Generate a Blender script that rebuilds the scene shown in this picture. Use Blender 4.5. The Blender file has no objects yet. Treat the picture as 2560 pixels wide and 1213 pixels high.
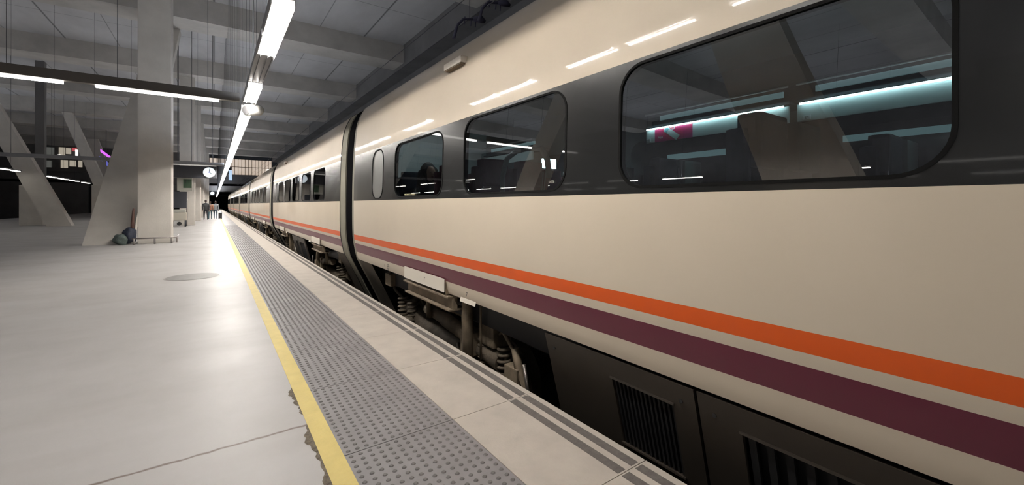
import bpy, bmesh, math, random
from math import pi, sin, cos, tan, atan, radians
from mathutils import Vector, Matrix
from mathutils.geometry import delaunay_2d_cdt

C = bpy.context.scene.collection
random.seed(7)
sc = bpy.context.scene

# ------------------------------------------------------------------ camera, world, exposure
F_PX, CX, V0 = 1040.0, 1280.0, 511.0
EYE = 1.45
YAW = atan(745.0 / 1040.0)
cd = bpy.data.cameras.new('camera')
cam = bpy.data.objects.new('camera', cd)
C.objects.link(cam)
cam.location = (0, 0, EYE)
cam.rotation_euler = (pi / 2, 0, -YAW)
cd.sensor_fit = 'HORIZONTAL'
cd.sensor_width = 36.0
cd.lens = F_PX / 2560.0 * 36.0
cd.shift_y = (V0 - 606.5) / 2560.0
cd.clip_start = 0.02
cd.clip_end = 600
sc.camera = cam

w = bpy.data.worlds.new('world')
sc.world = w
w.use_nodes = True
w.node_tree.nodes['Background'].inputs[0].default_value = (0.55, 0.6, 0.7, 1)
w.node_tree.nodes['Background'].inputs[1].default_value = 0.02
sc.view_settings.view_transform = 'Standard'
sc.view_settings.look = 'None'
sc.view_settings.gamma = 1
sc.view_settings.use_curve_mapping = False
sc.view_settings.exposure = -0.08
sc.cycles.use_denoising = True
sc.cycles.sample_clamp_indirect = 6.0
LAMP = 275.0         # strength of the platform tubes

# ------------------------------------------------------------------ helpers
def ray(u):
    """X/Y of the upright plane through picture column u"""
    return tan(YAW + atan((u - CX) / F_PX))

def at(u, v, Y):
    r = ray(u)
    X = r * Y
    d = X * sin(YAW) + Y * cos(YAW)
    return Vector((X, Y, EYE + (V0 - v) * d / F_PX))

def tag(o, label=None, cat=None, group=None, kind=None):
    if label: o['label'] = label
    if cat: o['category'] = cat
    if group: o['group'] = group
    if kind: o['kind'] = kind
    return o

def empty(name, loc=(0, 0, 0), rz=0.0):
    o = bpy.data.objects.new(name, None)
    o.empty_display_size = 0.1
    C.objects.link(o)
    o.location = loc
    o.rotation_euler = (0, 0, rz)
    return o

def kids(o):
    return [c for c in bpy.data.objects if c.parent == o]

def copy_tree(o, parent=None):
    c = o.copy()
    C.objects.link(c)
    c.parent = parent
    for ch in kids(o):
        copy_tree(ch, c)
    return c

class MB:
    def __init__(self):
        self.bm = bmesh.new()
        self.mats = []
    def box(self, a, b, m=0, bev=0.0):
        x0, y0, z0 = a; x1, y1, z1 = b
        vs = [self.bm.verts.new(p) for p in ((x0,y0,z0),(x1,y0,z0),(x1,y1,z0),(x0,y1,z0),(x0,y0,z1),(x1,y0,z1),(x1,y1,z1),(x0,y1,z1))]
        fs = []
        for q in ((0,3,2,1),(4,5,6,7),(0,1,5,4),(1,2,6,5),(2,3,7,6),(3,0,4,7)):
            f = self.bm.faces.new([vs[i] for i in q]); f.material_index = m; fs.append(f)
        if bev > 0:
            es = list({e for f in fs for e in f.edges})
            r = bmesh.ops.bevel(self.bm, geom=es, offset=bev, segments=2, affect='EDGES', profile=0.7)
            for f in r['faces']: f.material_index = m
        return self
    def quad(self, pts, m=0):
        f = self.bm.faces.new([self.bm.verts.new(p) for p in pts]); f.material_index = m
        return self
    def tube(self, pts, r, n=10, m=0, cap=True):
        """round bar through pts; r a number or a list"""
        pts = [Vector(p) for p in pts]
        rs = r if isinstance(r, (list, tuple)) else [r] * len(pts)
        rings = []
        up = None
        for i, p in enumerate(pts):
            t = (pts[min(i + 1, len(pts) - 1)] - pts[max(i - 1, 0)]).normalized()
            if up is None:
                up = Vector((0, 0, 1)) if abs(t.z) < 0.9 else Vector((0, 1, 0))
            a = t.cross(up).normalized()
            b = t.cross(a).normalized()
            up = b.cross(t) if False else up
            rings.append([self.bm.verts.new(p + (a * cos(2*pi*k/n) + b * sin(2*pi*k/n)) * rs[i]) for k in range(n)])
        for i in range(len(rings) - 1):
            for k in range(n):
                f = self.bm.faces.new((rings[i][k], rings[i][(k+1)%n], rings[i+1][(k+1)%n], rings[i+1][k]))
                f.material_index = m; f.smooth = True
        if cap:
            for q in (rings[0][::-1], rings[-1]):
                f = self.bm.faces.new(q); f.material_index = m
        return self
    def beam(self, p0, p1, wdir, w0, t0, w1=None, t1=None, m=0, flat=True):
        if abs(Vector(wdir).normalized().z) > 0.9: flat = False
        """rectangular bar from p0 to p1, widths along wdir and thickness across; ends cut level when flat"""
        p0, p1, wd = Vector(p0), Vector(p1), Vector(wdir).normalized()
        ax = (p1 - p0).normalized()
        td = Vector((0, 0, 1)).cross(wd) if flat else ax.cross(wd)
        td.normalize()
        w1 = w0 if w1 is None else w1; t1 = t0 if t1 is None else t1
        vs = []
        for p, ww, tt in ((p0, w0, t0), (p1, w1, t1)):
            for sx, sy in ((-1,-1),(1,-1),(1,1),(-1,1)):
                vs.append(self.bm.verts.new(p + wd*sx*ww/2 + td*sy*tt/2))
        for q in ((0,3,2,1),(4,5,6,7),(0,1,5,4),(1,2,6,5),(2,3,7,6),(3,0,4,7)):
            f = self.bm.faces.new([vs[i] for i in q]); f.material_index = m
        return self
    def disc(self, c, r, n=24, axis='z', m=0, h=0.0):
        c = Vector(c)
        def P(k, hh):
            a, b = r*cos(2*pi*k/n), r*sin(2*pi*k/n)
            return c + (Vector((a, b, hh)) if axis == 'z' else Vector((a, hh, b)) if axis == 'y' else Vector((hh, a, b)))
        lo = [self.bm.verts.new(P(k, 0)) for k in range(n)]
        if h:
            hi = [self.bm.verts.new(P(k, h)) for k in range(n)]
            for k in range(n):
                f = self.bm.faces.new((lo[k], lo[(k+1)%n], hi[(k+1)%n], hi[k])); f.material_index = m
            self.bm.faces.new(hi).material_index = m
        self.bm.faces.new(lo[::-1]).material_index = m
        return self
    def build(self, name, mats, parent=None, smooth=False, fix=True):
        if fix: bmesh.ops.recalc_face_normals(self.bm, faces=self.bm.faces)
        me = bpy.data.meshes.new(name)
        self.bm.to_mesh(me); self.bm.free()
        for mm in (mats if isinstance(mats, (list, tuple)) else [mats]):
            me.materials.append(mm)
        if smooth:
            for p in me.polygons: p.use_smooth = True
        o = bpy.data.objects.new(name, me)
        C.objects.link(o)
        o.parent = parent
        return o

def text(name, body, size, loc, rot, m, parent=None, extr=0.0005, sx=1.0, align='CENTER'):
    cu = bpy.data.curves.new(name, 'FONT')
    cu.body = body; cu.size = size; cu.extrude = extr
    cu.align_x = align; cu.align_y = 'CENTER'
    cu.resolution_u = 2
    cu.materials.append(m)
    tmp = bpy.data.objects.new('tmp', cu)
    C.objects.link(tmp)
    dg = bpy.context.evaluated_depsgraph_get(); dg.update()
    me = bpy.data.meshes.new_from_object(tmp.evaluated_get(dg))
    me.name = name
    bpy.data.objects.remove(tmp); bpy.data.curves.remove(cu)
    o = bpy.data.objects.new(name, me)
    C.objects.link(o)
    o.location = loc; o.rotation_euler = rot; o.scale = (sx, 1, 1)
    o.parent = parent
    return o

# ------------------------------------------------------------------ materials
def mat(name, col, rough=0.5, metal=0.0, var=0.0, vscale=3.0, bump=0.0, bscale=40.0, ior=1.5, coat=0.0, emit=None, estr=0.0, col2=None, rvar=0.0, stretch=None):
    m = bpy.data.materials.new(name)
    m.use_nodes = True
    nt = m.node_tree; N = nt.nodes; L = nt.links
    b = N['Principled BSDF']
    b.inputs['Base Color'].default_value = (*col, 1)
    b.inputs['Roughness'].default_value = rough
    b.inputs['Metallic'].default_value = metal
    b.inputs['IOR'].default_value = ior
    b.inputs['Coat Weight'].default_value = coat
    b.inputs['Coat Roughness'].default_value = 0.035
    if emit:
        b.inputs['Emission Color'].default_value = (*emit, 1)
        b.inputs['Emission Strength'].default_value = estr
    if var or bump or rvar:
        tc = N.new('ShaderNodeTexCoord')
        mp = N.new('ShaderNodeMapping')
        if stretch: mp.inputs['Scale'].default_value = stretch
        L.new(tc.outputs['Object'], mp.inputs['Vector'])
    if var or rvar:
        n = N.new('ShaderNodeTexNoise'); n.inputs['Scale'].default_value = vscale; n.inputs['Detail'].default_value = 6; n.inputs['Roughness'].default_value = 0.6
        L.new(mp.outputs[0], n.inputs['Vector'])
    if var:
        c2 = col2 or tuple(max(0, x * (1 - var)) for x in col)
        r = N.new('ShaderNodeMix'); r.data_type = 'RGBA'
        r.inputs[6].default_value = (*col, 1); r.inputs[7].default_value = (*c2, 1)
        rp = N.new('ShaderNodeMapRange'); rp.inputs[1].default_value = 0.35; rp.inputs[2].default_value = 0.7
        L.new(n.outputs['Fac'], rp.inputs[0]); L.new(rp.outputs[0], r.inputs[0])
        L.new(r.outputs[2], b.inputs['Base Color'])
    if rvar:
        rp2 = N.new('ShaderNodeMapRange'); rp2.inputs[1].default_value = 0.3; rp2.inputs[2].default_value = 0.7
        rp2.inputs[3].default_value = rough - rvar; rp2.inputs[4].default_value = rough + rvar
        L.new(n.outputs['Fac'], rp2.inputs[0]); L.new(rp2.outputs[0], b.inputs['Roughness'])
    if bump:
        n2 = N.new('ShaderNodeTexNoise'); n2.inputs['Scale'].default_value = bscale; n2.inputs['Detail'].default_value = 4
        L.new(mp.outputs[0], n2.inputs['Vector'])
        bp = N.new('ShaderNodeBump'); bp.inputs['Strength'].default_value = bump; bp.inputs['Distance'].default_value = 0.02
        L.new(n2.outputs['Fac'], bp.inputs['Height']); L.new(bp.outputs[0], b.inputs['Normal'])
    return m

def emis(name, col, s):
    m = bpy.data.materials.new(name); m.use_nodes = True
    nt = m.node_tree
    b = nt.nodes['Principled BSDF']
    b.inputs['Base Color'].default_value = (0.8, 0.8, 0.8, 1)
    b.inputs['Emission Color'].default_value = (*col, 1)
    b.inputs['Emission Strength'].default_value = s
    return m

def glass(name, tint, ior=1.9, rough=0.0):
    m = bpy.data.materials.new(name); m.use_nodes = True
    nt = m.node_tree; N = nt.nodes; L = nt.links
    N.remove(N['Principled BSDF'])
    fr = N.new('ShaderNodeFresnel'); fr.inputs['IOR'].default_value = ior
    tr = N.new('ShaderNodeBsdfTransparent'); tr.inputs[0].default_value = (*tint, 1)
    gl = N.new('ShaderNodeBsdfGlossy'); gl.inputs['Roughness'].default_value = rough
    mx = N.new('ShaderNodeMixShader')
    L.new(fr.outputs[0], mx.inputs[0]); L.new(tr.outputs[0], mx.inputs[1]); L.new(gl.outputs[0], mx.inputs[2])
    L.new(mx.outputs[0], N['Material Output'].inputs[0])
    return m

M = {}
M['cream'] = mat('cream_paint', (0.66, 0.565, 0.45), 0.5, var=0.05, vscale=0.8, rvar=0.04, coat=0.6, ior=1.3)
M['orange'] = mat('orange_paint', (0.72, 0.10, 0.006), 0.42, coat=0.2, var=0.04)
M['purple'] = mat('purple_paint', (0.125, 0.014, 0.036), 0.42, coat=0.2, var=0.05)
M['band'] = mat('black_band_paint', (0.011, 0.011, 0.011), 0.22, coat=0.2, var=0.2, vscale=1.5, ior=1.6)
M['rubber'] = mat('black_rubber', (0.012, 0.012, 0.014), 0.55)
M['bellows'] = mat('black_bellows', (0.004, 0.004, 0.005), 0.9, ior=1.12)
M['framegrey'] = mat('window_frame_grey', (0.006, 0.006, 0.006), 0.8, ior=1.2)
M['collar'] = mat('grey_collar_paint', (0.25, 0.235, 0.185), 0.65, var=0.15, ior=1.3)
M['skirt'] = mat('dark_skirt_paint', (0.036, 0.028, 0.021), 0.5, var=0.3, vscale=2)
M['fairing'] = mat('brown_dusty_fairing', (0.105, 0.085, 0.062), 0.65, var=0.35, vscale=4)
M['skirtdark'] = mat('grille_black', (0.012, 0.012, 0.013), 0.6)
M['dirt'] = mat('brown_brake_dust_metal', (0.13, 0.10, 0.07), 0.8, var=0.5, vscale=6, bump=0.3)
M['dirt2'] = mat('dusty_steel', (0.22, 0.17, 0.115), 0.75, var=0.4, vscale=8, bump=0.2)
M['plate'] = mat('cream_plate', (0.72, 0.66, 0.57), 0.4)
M['mark'] = mat('dark_lettering', (0.03, 0.028, 0.03), 0.6)
M['glass'] = glass('tinted_window_glass', (0.80, 0.86, 0.86), 3.9)
M['frosted'] = mat('frosted_pane', (0.20, 0.20, 0.195), 0.25, coat=0.5, var=0.1)
M['clear'] = glass('clear_glass', (0.9, 0.92, 0.92), 1.5)
M['yellowtext'] = mat('pale_yellow_lettering', (0.75, 0.68, 0.42), 0.5)
M['int_wall'] = mat('interior_panel_grey', (0.17, 0.18, 0.18), 0.5, var=0.1)
M['int_dark'] = mat('interior_dark_panel', (0.05, 0.052, 0.058), 0.5, var=0.15)
M['int_light'] = mat('interior_pale_panel', (0.62, 0.68, 0.67), 0.35)
M['int_floor'] = mat('interior_floor', (0.04, 0.04, 0.05), 0.6, var=0.2)
M['seat'] = mat('dark_seat_fabric', (0.045, 0.05, 0.075), 0.9, var=0.25, vscale=20)
M['seatred'] = mat('maroon_seat_fabric', (0.16, 0.03, 0.05), 0.9, var=0.25, vscale=20)
M['seatshell'] = mat('pale_seat_shell', (0.36, 0.38, 0.36), 0.4)
M['rackglow'] = emis('cyan_white_tube', (0.62, 0.95, 1.0), 9.0)
M['vestfill'] = emis('vestibule_fill', (0.8, 0.95, 1.0), 12.0)  # fill glow for the added vestibule tube
M['softglow'] = emis('soft_cyan_strip', (0.45, 0.8, 0.85), 0.17)
M['poster'] = mat('crimson_poster', (0.80, 0.03, 0.09), 0.4, col2=(0.5, 0.03, 0.3), var=0.5, vscale=2.5)
M['paper'] = mat('white_print', (0.8, 0.84, 0.86), 0.5)
M['tealprint'] = mat('teal_print', (0.2, 0.45, 0.5), 0.5)
M['concrete'] = mat('pale_pillar_concrete', (0.64, 0.60, 0.545), 0.7, var=0.14, vscale=1.2, bump=0.12, bscale=25)
M['beam'] = mat('ceiling_beam_concrete', (0.55, 0.52, 0.48), 0.85, var=0.3, vscale=0.5, bump=0.2)
M['wall'] = mat('dark_wall_concrete', (0.17, 0.165, 0.165), 0.9, var=0.3, vscale=0.4)
M['black'] = mat('tunnel_black', (0.008, 0.009, 0.012), 0.9)  # even near-black colour of the tunnel walls
M['trackbed'] = mat('dark_ballast', (0.05, 0.043, 0.036), 0.95, var=0.6, vscale=14, bump=0.8, bscale=30)
M['rail'] = mat('rail_steel', (0.25, 0.22, 0.2), 0.35, metal=0.8)
M['housing'] = mat('lamp_housing_grey', (0.30, 0.30, 0.31), 0.4, metal=0.3)
M['housingdark'] = mat('dark_rail_housing', (0.11, 0.10, 0.09), 0.5)
M['tube'] = emis('lamp_tube_white', (1.0, 0.955, 0.89), LAMP)
M['tuberail'] = emis('lamp_rail_white', (1.0, 0.96, 0.90), 9.0)
M['tubegrey'] = emis('lamp_rail_grey', (1.0, 0.95, 0.86), 0.35)
M['panel'] = emis('lamp_panel_white', (1.0, 0.94, 0.85), 6.0)
M['added_uplight'] = emis('added_uplight_cool', (0.84, 0.90, 1.0), 66.0)  # glow of the strips added on the lamp tops
M['tubedim'] = emis('lamp_tube_dim', (1.0, 0.95, 0.86), 0.75)
M['tubeleft'] = emis('lamp_tube_far', (1.0, 0.96, 0.85), 6.0)
M['yellow'] = mat('yellow_line_paint', (0.66, 0.52, 0.17), 0.55, var=0.12, vscale=7, bump=0.15)
M['patch'] = mat('broken_mortar', (0.20, 0.165, 0.125), 0.95, var=0.5, vscale=30, bump=0.9, bscale=60)
M['stripe'] = mat('dark_grip_strip', (0.145, 0.128, 0.118), 0.8, var=0.25, vscale=30, bump=0.3, bscale=150)
M['edge'] = mat('cream_edge_slab', (0.50, 0.45, 0.395), 0.6, var=0.16, vscale=4, bump=0.1, bscale=60)
M['tactile'] = mat('grey_tactile_slab', (0.245, 0.232, 0.238), 0.45, var=0.16, vscale=3, rvar=0.08)
M['dome'] = mat('worn_tactile_stud', (0.135, 0.123, 0.123), 0.4, var=0.2, vscale=9)
M['manhole'] = mat('manhole_iron', (0.22, 0.21, 0.20), 0.5, metal=0.4, var=0.2, vscale=8)
M['wire'] = mat('thin_dark_wire', (0.05, 0.05, 0.055), 0.6)
M['wireblue'] = mat('catenary_bracket_paint', (0.045, 0.042, 0.07), 0.6)
M['signdark'] = mat('dark_sign_box', (0.045, 0.048, 0.06), 0.35)
M['clockface'] = emis('lit_clock_face', (0.80, 0.92, 1.0), 1.15)
M['signpale'] = mat('pale_sign_plate', (0.42, 0.42, 0.37), 0.5)
M['signgreen'] = mat('green_sign', (0.035, 0.075, 0.038), 0.5, emit=(0.06, 0.16, 0.07), estr=0.03)
M['white'] = mat('white_plastic', (0.75, 0.75, 0.72), 0.4)
M['machine'] = mat('pale_machine_paint', (0.48, 0.45, 0.38), 0.5)
M['guard'] = mat('brushed_guard_rail', (0.33, 0.30, 0.29), 0.35, metal=0.7)
M['bagdark'] = mat('dark_blue_bag', (0.022, 0.03, 0.055), 0.6, var=0.3, vscale=20, bump=0.5)
M['baggreen'] = mat('grey_green_bag', (0.10, 0.13, 0.12), 0.7, var=0.3, vscale=20, bump=0.5)
M['wood'] = mat('brown_handle', (0.10, 0.05, 0.04), 0.6)
M['facade'] = emis('lit_facade_glass', (1.0, 0.78, 0.60), 0.5)
M['mullion'] = mat('facade_mullion', (0.12, 0.09, 0.07), 0.6)
M['neon'] = emis('violet_neon', (0.72, 0.08, 0.95), 1.1)
M['neonblue'] = emis('blue_neon', (0.08, 0.10, 0.9), 0.45)
M['shopwarm'] = emis('warm_shop_window', (1.0, 0.88, 0.68), 0.35)
M['shopwhite'] = emis('bright_shop_lamp', (1.0, 0.95, 0.9), 1.6)
M['shopred'] = emis('red_shop_sign', (0.9, 0.05, 0.08), 0.45)
M['shopdim'] = emis('dim_shop_window', (0.75, 0.8, 0.7), 0.07)
M['bluesign'] = emis('pale_blue_sign', (0.45, 0.7, 1.0), 0.75)
M['skin'] = mat('skin', (0.55, 0.33, 0.24), 0.55)
M['hair'] = mat('dark_brown_hair', (0.030, 0.018, 0.014), 0.6, var=0.4, vscale=40, bump=0.8, bscale=60)
M['coatdark'] = mat('dark_coat', (0.035, 0.038, 0.04), 0.8, var=0.2)
M['trousers'] = mat('black_trousers', (0.02, 0.022, 0.03), 0.8)
M['rust'] = mat('rust_orange_jacket', (0.30, 0.14, 0.09), 0.8, var=0.2)
M['teal'] = mat('teal_trousers', (0.045, 0.10, 0.12), 0.8)
M['greyjacket'] = mat('grey_jacket', (0.24, 0.25, 0.27), 0.8)
M['jeans'] = mat('blue_grey_jeans', (0.05, 0.075, 0.11), 0.8)

def floor_mat():
    m = mat('polished_white_floor', (0.415, 0.40, 0.395), 0.44, var=0.10, vscale=0.9, rvar=0.05, ior=1.38, col2=(0.37, 0.355, 0.345))
    nt = m.node_tree; N = nt.nodes; L = nt.links
    b = N['Principled BSDF']
    src = b.inputs['Base Color'].links[0].from_socket
    tc = N.new('ShaderNodeTexCoord')
    sep = N.new('ShaderNodeSeparateXYZ'); L.new(tc.outputs['Object'], sep.inputs[0])
    no = N.new('ShaderNodeTexNoise'); no.inputs['Scale'].default_value = 9; no.inputs['Detail'].default_value = 5
    L.new(tc.outputs['Object'], no.inputs['Vector'])
    def mth(op, a, b_=None, v=None):
        q = N.new('ShaderNodeMath'); q.operation = op
        L.new(a, q.inputs[0])
        if b_ is not None: L.new(b_, q.inputs[1])
        if v is not None: q.inputs[1].default_value = v
        return q.outputs[0]
    wob = mth('MULTIPLY', mth('SUBTRACT', no.outputs['Fac'], v=0.5), v=0.035)
    y = mth('ADD', sep.outputs[1], wob)
    y = mth('SUBTRACT', y, v=3.01)
    # joints every 12 m
    pm = N.new('ShaderNodeMath'); pm.operation = 'PINGPONG'; L.new(y, pm.inputs[0]); pm.inputs[1].default_value = 6.0
    mr = N.new('ShaderNodeMapRange'); mr.inputs[1].default_value = 0.004; mr.inputs[2].default_value = 0.016
    mr.inputs[3].default_value = 1.0; mr.inputs[4].default_value = 0.0
    L.new(pm.outputs[0], mr.inputs[0])
    # long soft trolley marks and small stains
    mp = N.new('ShaderNodeMapping'); mp.inputs['Scale'].default_value = (0.5, 2.2, 1); mp.inputs['Rotation'].default_value = (0, 0, 0.12)
    L.new(tc.outputs['Object'], mp.inputs[0])
    n3 = N.new('ShaderNodeTexNoise'); n3.inputs['Scale'].default_value = 1.1; n3.inputs['Detail'].default_value = 3
    L.new(mp.outputs[0], n3.inputs['Vector'])
    mr3 = N.new('ShaderNodeMapRange'); mr3.inputs[1].default_value = 0.55; mr3.inputs[2].default_value = 0.72; mr3.inputs[4].default_value = 0.28
    L.new(n3.outputs['Fac'], mr3.inputs[0])
    vo = N.new('ShaderNodeTexVoronoi'); vo.inputs['Scale'].default_value = 1.6
    L.new(tc.outputs['Object'], vo.inputs['Vector'])
    mr4 = N.new('ShaderNodeMapRange'); mr4.inputs[1].default_value = 0.006; mr4.inputs[2].default_value = 0.014
    mr4.inputs[3].default_value = 0.5; mr4.inputs[4].default_value = 0.0
    L.new(vo.outputs['Distance'], mr4.inputs[0])
    def mix(a, col, fac):
        q = N.new('ShaderNodeMix'); q.data_type = 'RGBA'
        L.new(a, q.inputs[6]); q.inputs[7].default_value = (*col, 1); L.new(fac, q.inputs[0])
        return q.outputs[2]
    a = mix(src, (0.32, 0.295, 0.28), mr3.outputs[0])
    a = mix(a, (0.22, 0.2, 0.17), mr4.outputs[0])
    a = mix(a, (0.16, 0.125, 0.105), mr.outputs[0])
    L.new(a, b.inputs['Base Color'])
    return m
M['floor'] = floor_mat()

def ceiling_mat():
    """concrete with a grid of panel joints and long soft streaks"""
    m = mat('ceiling_concrete', (0.55, 0.54, 0.54), 0.9, var=0.28, vscale=0.35, stretch=(1, 0.4, 1))
    nt = m.node_tree; N = nt.nodes; L = nt.links
    b = N['Principled BSDF']; src = b.inputs['Base Color'].links[0].from_socket
    tc = N.new('ShaderNodeTexCoord')
    sep = N.new('ShaderNodeSeparateXYZ'); L.new(tc.outputs['Object'], sep.inputs[0])
    out = src
    for ax, per, wd in ((0, 1.2, 0.03), (0, 3.6, 0.06), (1, 2.6, 0.03)):
        pm = N.new('ShaderNodeMath'); pm.operation = 'PINGPONG'; L.new(sep.outputs[ax], pm.inputs[0]); pm.inputs[1].default_value = per
        mr = N.new('ShaderNodeMapRange'); mr.inputs[1].default_value = wd * 0.5; mr.inputs[2].default_value = wd
        mr.inputs[3].default_value = 0.55; mr.inputs[4].default_value = 0.0
        L.new(pm.outputs[0], mr.inputs[0])
        q = N.new('ShaderNodeMix'); q.data_type = 'RGBA'
        L.new(out, q.inputs[6]); q.inputs[7].default_value = (0.09, 0.085, 0.085, 1); L.new(mr.outputs[0], q.inputs[0])
        out = q.outputs[2]
    L.new(out, b.inputs['Base Color'])
    return m
M['ceiling'] = ceiling_mat()

# ------------------------------------------------------------------ large structure
def struct(name, mb, m, smooth=False):
    o = mb.build(name, m, smooth=smooth)
    o['kind'] = 'structure'
    return o

XL, YB, YE = -17.0, -14.0, 200.0            # far left edge of the platform, back, end
YH = 97.0                                   # end of the hall, tunnel beyond
LINE0, LINE1, TACT1, EDGE = 0.498, 0.609, 1.312, 1.988
struct('floor', MB().box((XL, YB, -1.15), (LINE0 + 0.02, YE, 0.0)), M['floor'])
struct('trim_1', MB().box((LINE0, YB, -0.4), (LINE1, YE, 0.003)), M['yellow'])
# tactile paving with studs
def stud(bm, x, y):
    r0, r1, h = 0.0135, 0.009, 0.0055
    n = 10
    a = [bm.verts.new((x + r0*cos(2*pi*k/n), y + r0*sin(2*pi*k/n), 0.0005)) for k in range(n)]
    b = [bm.verts.new((x + r1*cos(2*pi*k/n), y + r1*sin(2*pi*k/n), h)) for k in range(n)]
    for k in range(n):
        f = bm.faces.new((a[k], a[(k+1)%n], b[(k+1)%n], b[k])); f.smooth = True; f.material_index = 1
    bm.faces.new(b).material_index = 1
PITCH, Y0J = 1.035, 2.51
mb = MB()
mb.box((LINE1, YB, -0.4), (TACT1, YE, -0.006), 2)
k = -16
while Y0J + k*PITCH < YE - 1:
    ya, yb = Y0J + k*PITCH + 0.004, Y0J + (k+1)*PITCH - 0.004
    mb.box((LINE1, ya, -0.05), (TACT1 - 0.004, yb, 0.0), 0)
    if 0.5 < yb and ya < 34:
        nx, ny = 13, 19
        for i in range(nx):
            for j in range(ny):
                x = LINE1 + 0.03 + i*(TACT1 - LINE1 - 0.065)/(nx-1)
                y = ya + 0.028 + j*(yb - ya - 0.056)/(ny-1)
                stud(mb.bm, x, y)
    k += 1
struct('tactile_paving', mb, [M['tactile'], M['dome'], M['patch']])
mb = MB()
mb.box((TACT1, YB, -1.15), (EDGE - 0.03, YE, -0.006), 1)
k = -16
while Y0J + k*PITCH < YE - 1:
    ya, yb = Y0J + k*PITCH + 0.0025, Y0J + (k+1)*PITCH - 0.0025
    mb.box((TACT1, ya, -0.12), (EDGE, yb, 0.0), 0)
    k += 1
struct('platform_edge', mb, [M['edge'], M['patch']])
mb = MB()
k = -16
while Y0J + k*PITCH < YE - 1:
    ya, yb = Y0J + k*PITCH + 0.013, Y0J + (k+1)*PITCH - 0.013
    for a, b in ((1.767, 1.828), (1.878, 1.938)):
        mb.box((a, ya, -0.002), (b, yb, 0.0015), 0)
    k += 1
struct('trim_2', mb, M['stripe'])
# broken mortar beside the yellow line
def patch(name, y0, y1, wmax, seed):
    rnd = random.Random(seed)
    n = 46
    bm = bmesh.new()
    A, B = [], []
    for i in range(n + 1):
        t = i / n
        y = y0 + (y1 - y0)*t
        ww = wmax*max(0.12, sin(pi*t)**0.5)*(0.62 + 0.22*sin(3.1*t*pi + seed) + 0.12*sin(9.7*t*pi + 2*seed))*(0.93 + 0.14*rnd.random())
        if i in (0, n): ww = 0.002
        A.append(bm.verts.new((LINE0 + 0.001, y, 0.0022))); B.append(bm.verts.new((LINE0 - ww, y + 0.006*rnd.random(), 0.0012)))
    for i in range(n):
        bm.faces.new((A[i], A[i+1], B[i+1], B[i]))
    mb = MB(); mb.bm.free(); mb.bm = bm
    return struct(name, mb, M['patch'])
patch('floor_patch', 3.32, 3.68, 0.05, 1)
patch('floor_patch', 3.16, 3.31, 0.02, 5)
patch('floor_patch', 2.52, 3.0, 0.055, 2)
patch('floor_patch', 1.9, 2.56, 0.055, 3)
# track bed, rails, walls
struct('trackbed', MB().box((EDGE - 0.1, YB, -1.5), (10.6, YE, -1.15)), M['trackbed'])
for x in (2.72, 4.38):
    struct('rail', MB().box((x - 0.035, YB, -1.1), (x + 0.035, YE, -0.95)).box((x - 0.07, YB, -1.15), (x + 0.07, YE, -1.1)), M['rail'])
struct('trackbed', MB().box((-30, YB, -1.5), (XL, YE, -1.15)), M['trackbed'])
struct('wall_right', MB().box((10.5, YB, -1.5), (10.9, YH, 12.0)), M['wall'])
struct('wall_left', MB().box((-30.4, YB, -1.5), (-30, YH, 12.0)), M['wall'])
struct('wall_back', MB().box((-30, YB - 0.4, -1.5), (10.9, YB, 12.0)), M['wall'])
struct('ceiling', MB().box((-30, YB, 11.35), (10.9, YH, 11.7)), M['ceiling'])
# roof beams across, one long beam over the far track
BEAMS = [25.0 + 10.6*i for i in range(-4, 7)]
for y in BEAMS:
    struct('ceiling_beam', MB().box((-30, y, 10.25), (9.6, y + 1.7, 11.35)), M['beam'])
struct('ceiling_beam', MB().box((9.6, YB, 10.0), (10.5, YH, 11.35)), M['wall'])
# hall end: bridge with lit front above, tunnel below
struct('wall_front', MB().box((-30, YH, 5.4), (-1.6, YH + 0.5, 11.7)).box((-30, YH, -1.5), (-17.0, YH + 0.5, 5.4)).box((-1.6, YH, 5.0), (10.9, YH + 0.5, 7.1)), M['wall'])
struct('tunnel_soffit', MB().box((-30, YH, 5.0), (12, YE + 30, 5.4)), M['wall'])
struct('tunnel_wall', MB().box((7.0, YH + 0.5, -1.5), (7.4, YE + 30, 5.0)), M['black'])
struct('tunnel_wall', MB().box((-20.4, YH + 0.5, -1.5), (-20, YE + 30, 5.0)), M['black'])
struct('tunnel_wall', MB().box((-20, YE + 29.6, -1.5), (7, YE + 30, 5.0)), M['black'])

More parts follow.
